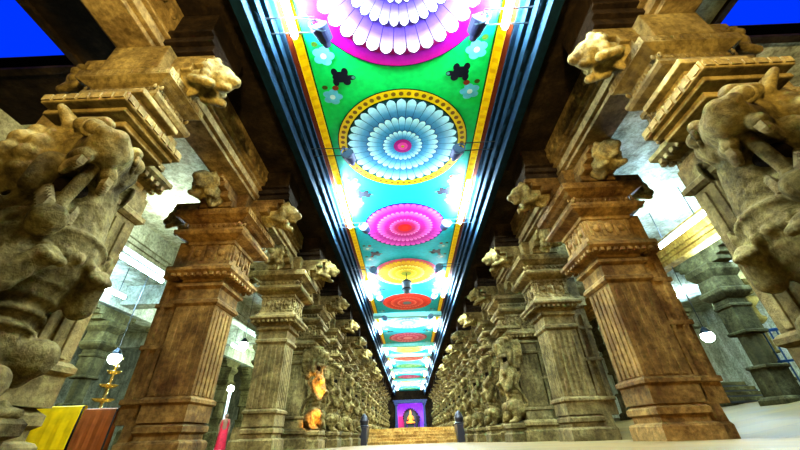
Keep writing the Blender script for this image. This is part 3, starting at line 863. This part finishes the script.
# lantern hung from the yellow medallion
t = thing('hanging_lantern', 'grey green lantern hanging from the centre of the yellow medallion', 'lantern', (0, MED_Y[3]-.1, H-.06))
bm = nb(); lathe(bm, [(.03, -.95), (.13, -.90), (.19, -.75), (.19, -.45), (.13, -.36), (.04, -.30)], n=12); obj('lantern_body', bm, 'bluegrey', t)
bm = nb(); tube(bm, [(0, 0, -.03), (0, 0, -.32)], .015, 6); obj('hanging_rod', bm, 'iron', t)
for z in (-.76, -.44):
    bm = nb(); lathe(bm, [(.21, z-.02), (.23, z), (.21, z+.03)], n=12); obj('band', bm, 'iron', t)

# ------------------------------------------------------------------ left aisle furnishings
def barrier(label, x0, x1, y, mat, zt):
    t = thing('cloth_barrier', label, 'barrier', (0, 0, 0))
    zb = zf(y)
    bm = nb(); n = 36
    top = []; bot = []
    # cloth falling in shallow folds over a low rail, front, top and back
    prof = [(-.06, 0.0, 1.0), (-.05, .5, .6), (-.03, .97, .25), (0, 1.0, 0), (.05, 1.0, 0), (.08, .97, .25), (.10, .5, .6), (.11, 0, 1.0)]
    rows = []
    for (dy, h, f) in prof:
        rows.append([bm.verts.new((x0+(x1-x0)*i/n, y+dy+(.009*math.sin(i*.7)+.004*math.sin(i*1.9+1))*f*(1 if dy <= 0 else -1), zb+.02+(zt-zb-.02)*h)) for i in range(n+1)])
    for a, b in zip(rows, rows[1:]):
        for i in range(n): bm.faces.new((a[i], a[i+1], b[i+1], b[i]))
    obj('cloth', bm, mat, t, True)
    bm = nb()
    for x in (x0+.05, x1-.05): tube(bm, [(x, y+.025, zb), (x, y+.025, zt-.03)], .022, 8); box(bm, x-.04, x+.04, y-.2, y+.25, zb, zb+.03)
    tube(bm, [(x0+.02, y+.025, zt-.03), (x1-.02, y+.025, zt-.03)], .022, 8)
    obj('rail_frame', bm, 'iron', t)
    return t
barrier('low barrier draped in bright yellow cloth at the left edge', -6.95, -6.10, 6.85, 'yellow', r(.66))
barrier('low barrier draped in rust brown cloth, between the yellow barrier and brown column', -6.05, -5.45, 6.85, 'rust', r(.60))

t = thing('brass_lamp_stand', 'tall tiered brass oil lamp stand shining in the left aisle', 'lamp stand', (-9.6, 11.4, zf(11.4)))
bm = nb(); lathe(bm, [(.34, 0), (.36, .05), (.28, .10), (.14, .18), (.06, .3), (.05, .9), (.09, .95), (.05, 1.0), (.05, 2.4), (.09, 2.45), (.04, 2.5), (.03, 2.6)], n=20); obj('stem', bm, 'brass', t, True)
for k, (z, R) in enumerate(((1.0, .34), (1.4, .30), (1.8, .26), (2.2, .20))):
    bm = nb(); lathe(bm, [(.05, z), (R*.7, z+.02), (R, z+.09), (R*1.03, z+.10), (R*.6, z+.05), (.05, z+.06)], n=20); obj('oil_tray', bm, 'brass', t, True)
bm = nb(); cap(bm, (0, 0, 2.6), (0, 0, 2.72), .05, .07); cap(bm, (0, -.05, 2.75), (0, -.10, 2.82), .03, .02); cap(bm, (0, .06, 2.68), (0, .18, 2.75), .05, .02); remesh(obj('bird_finial', bm, 'brass', t), .02, 1)

# person in red
t = thing('person', 'person in a red sari standing in the left aisle beside the lamp post', 'person', (-9.6, 19.7, zf(19.7)), .5)
bm = nb(); standing(bm, 1.62); o = remesh(obj('body', bm, 'skin', t), .018, 2)
bm = nb()
rings = [(.13, 1.36, .10), (.19, 1.28, .13), (.20, 1.12, .14), (.17, .98, .13), (.20, .86, .15), (.21, .6, .16), (.23, .3, .18), (.26, .05, .21)]
prev = None
for (a, z, b_) in rings:
    cur = [bm.verts.new((a*math.cos(2*PI*i/32)*(1+.05*math.sin(i*2.4)), b_*math.sin(2*PI*i/32)*(1+.05*math.sin(i*2.4)), z)) for i in range(32)]
    if prev:
        for i in range(32): bm.faces.new((prev[i], prev[(i+1) % 32], cur[(i+1) % 32], cur[i]))
    prev = cur
obj('sari', bm, 'red', t, True)
bm = nb(); ball(bm, (0, .025, 1.53), (.10, .10, .115)); ball(bm, (0, .12, 1.48), .055); cap(bm, (0, .11, 1.45), (0, .14, 1.1), .035, .02); obj('hair', bm, 'hair', t, True)

t = thing('lamp_post', 'white post topped by a bright lamp behind the person in red', 'lamp post', (-10.15, 20.6, zf(20.6)))
bm = nb(); tube(bm, [(0, 0, 0), (0, 0, 2.75)], .075, 12); lathe(bm, [(.2, 0), (.2, .1), (.1, .16)], n=16); obj('post', bm, 'white', t, True)
bm = nb(); ball(bm, (0, 0, 2.92), .17, 3); obj('globe', bm, 'globe', t, True)

# right aisle: stone steps and blue gate
t = thing('stone_steps', 'short flight of stone steps with shadow strips in the right aisle', 'steps', (10.6, 11.9, fz(10.6, 11.9)))
for k in range(4):
    bm = nb(); box(bm, -.75, .75, k*.28, 1.3, k*.17-.05, (k+1)*.17, .012); obj('step', bm, 'aislecol', t)
    bm = nb(); box(bm, -.76, .76, k*.28-.02, k*.28+.02, k*.17, k*.17+.06); obj('riser_shadow_strip', bm, 'black', t)  # black strip stands in for the shadow at the foot of each riser
t = thing('metal_gate', 'blue lit barred metal gate at the right edge beyond the aisle columns', 'gate', (11.05, 9.9, fz(11.0, 9.9)), -.5)
bm = nb()
for q in (-.9, .9): box(bm, q-.05, q+.05, -.05, .05, 0, 1.75, .01)
box(bm, -.95, .95, -.04, .04, 1.68, 1.76, .01); box(bm, -.95, .95, -.04, .04, .1, .18, .01); box(bm, -.95, .95, -.03, .03, .85, .91, .01)
obj('gate_frame', bm, 'gate', t)
for k in range(11):
    bm = nb(); tube(bm, [(-.75+k*.15, 0, .12), (-.75+k*.15, 0, 1.72)], .022, 8); obj('bar', bm, 'gate', t)

# ------------------------------------------------------------------ lamps
def lamp(kind, name, loc, energy, col, size=.2, aim=None, **kw):
    d = bpy.data.lights.new(name, kind); d.energy = energy; d.color = col
    if kind == 'AREA': d.size = size
    else: d.shadow_soft_size = size
    for k, v in kw.items(): setattr(d, k, v)
    o = bpy.data.objects.new(name, d); C.objects.link(o); o.location = loc
    if aim is not None: o.rotation_euler = (Vector(aim)-Vector(loc)).to_track_quat('-Z', 'Y').to_euler()
    return o
WARM = (1.0, .78, .34)
for q in (-1, 1):
    lamp('SPOT', 'hall_fill_lamp', (q*.5, -1.6, 3.2), 3600, WARM, .2, (q*3.7, 2.6, 4.9), spot_size=1.05, spot_blend=.9)  # unseen warm fill added behind the viewer to light the front capitals
    lamp('POINT', 'hall_fill_lamp', (q*1.2, -2.4, 2.6), 120, WARM, .25)
lamp('SPOT', 'floor_uplight', (-1.7, 3.2, .45), 420, (1, .66, .30), .1, (-3.9, 6.2, 2.4), spot_size=1.7, spot_blend=.8)
lamp('SPOT', 'floor_uplight', (1.7, 3.2, .45), 420, (1, .70, .32), .1, (3.9, 6.2, 2.4), spot_size=1.7, spot_blend=.8)
lamp('SPOT', 'orange_spot', (-2.0, 11.6, .9), 3200, (1, .44, .09), .05, (-3.35, 13.1, 2.3), spot_size=.42, spot_blend=.7)
lamp('SPOT', 'orange_spot', (-2.2, 11.8, 1.6), 1800, (1, .44, .09), .05, (-3.4, 12.9, .9), spot_size=.4, spot_blend=.7)
for y in (13, 20, 30, 42): lamp('POINT', 'hall_fill_lamp', (0, y, 2.4), 170, (1, .78, .45), .3)  # warm fill added along the nave, no fixture hangs here
lamp('SPOT', 'step_fill_spot', (0, 20, 3.6), 500, (1, .66, .25), .1, (0, 25.4, .5), spot_size=.9, spot_blend=.6)  # unseen spot added to brighten the steps
lamp('POINT', 'shrine_lamp', (.9, END+.7, SB+3.0), 160, (.55, .25, 1.0), .2)
lamp('POINT', 'shrine_lamp', (-1.2, END+.9, SB+2.2), 60, (1, .2, .5), .2)
for x, y in ((-8.2, 9.2), (7.5, 8.0)):
    lamp('POINT', 'aisle_ceiling_fill', (x, y, r(4.95)), 260, (.5, .76, 1.0), .12)  # added at the tubes to strengthen their light on the ceiling
lamp('POINT', 'aisle_ceiling_fill', (-6.2, 7.4, r(4.7)), 260, (.75, .95, .85), .15)  # no tube here, fill added to brighten the near left ceiling
for s in (-1, 1):
    for y in (16, 24, 34): lamp('POINT', 'aisle_lamp', (s*9.5, y, r(4.0)), 700, (.75, 1.0, .85), .3)
    lamp('POINT', 'aisle_lamp', (s*13.5, 11, r(3.6)), 500, (.85, 1.0, .65), .3)

w = bpy.data.worlds.new('dusk_sky'); SC.world = w; w.use_nodes = True
bg = w.node_tree.nodes['Background']; bg.inputs['Color'].default_value = (.0, .045, .85, 1); bg.inputs['Strength'].default_value = 1.0

# ------------------------------------------------------------------ camera
cam = bpy.data.cameras.new('camera'); co = bpy.data.objects.new('camera', cam); C.objects.link(co)
co.location = (-.08, 0, EYE)
cam.sensor_width = 36; cam.lens = 333/800*36; cam.clip_start = .02; cam.clip_end = 200
tilt = math.radians(32.4)
R = Matrix.Rotation(math.radians(.5), 4, 'Z') @ Matrix.Rotation(PI/2+tilt, 4, 'X') @ Matrix.Rotation(math.radians(-2.0), 4, 'Z')
co.rotation_euler = R.to_euler()
SC.camera = co
SC.view_settings.view_transform = 'Standard'
SC.view_settings.look = 'Medium High Contrast'
SC.view_settings.exposure = 0.0
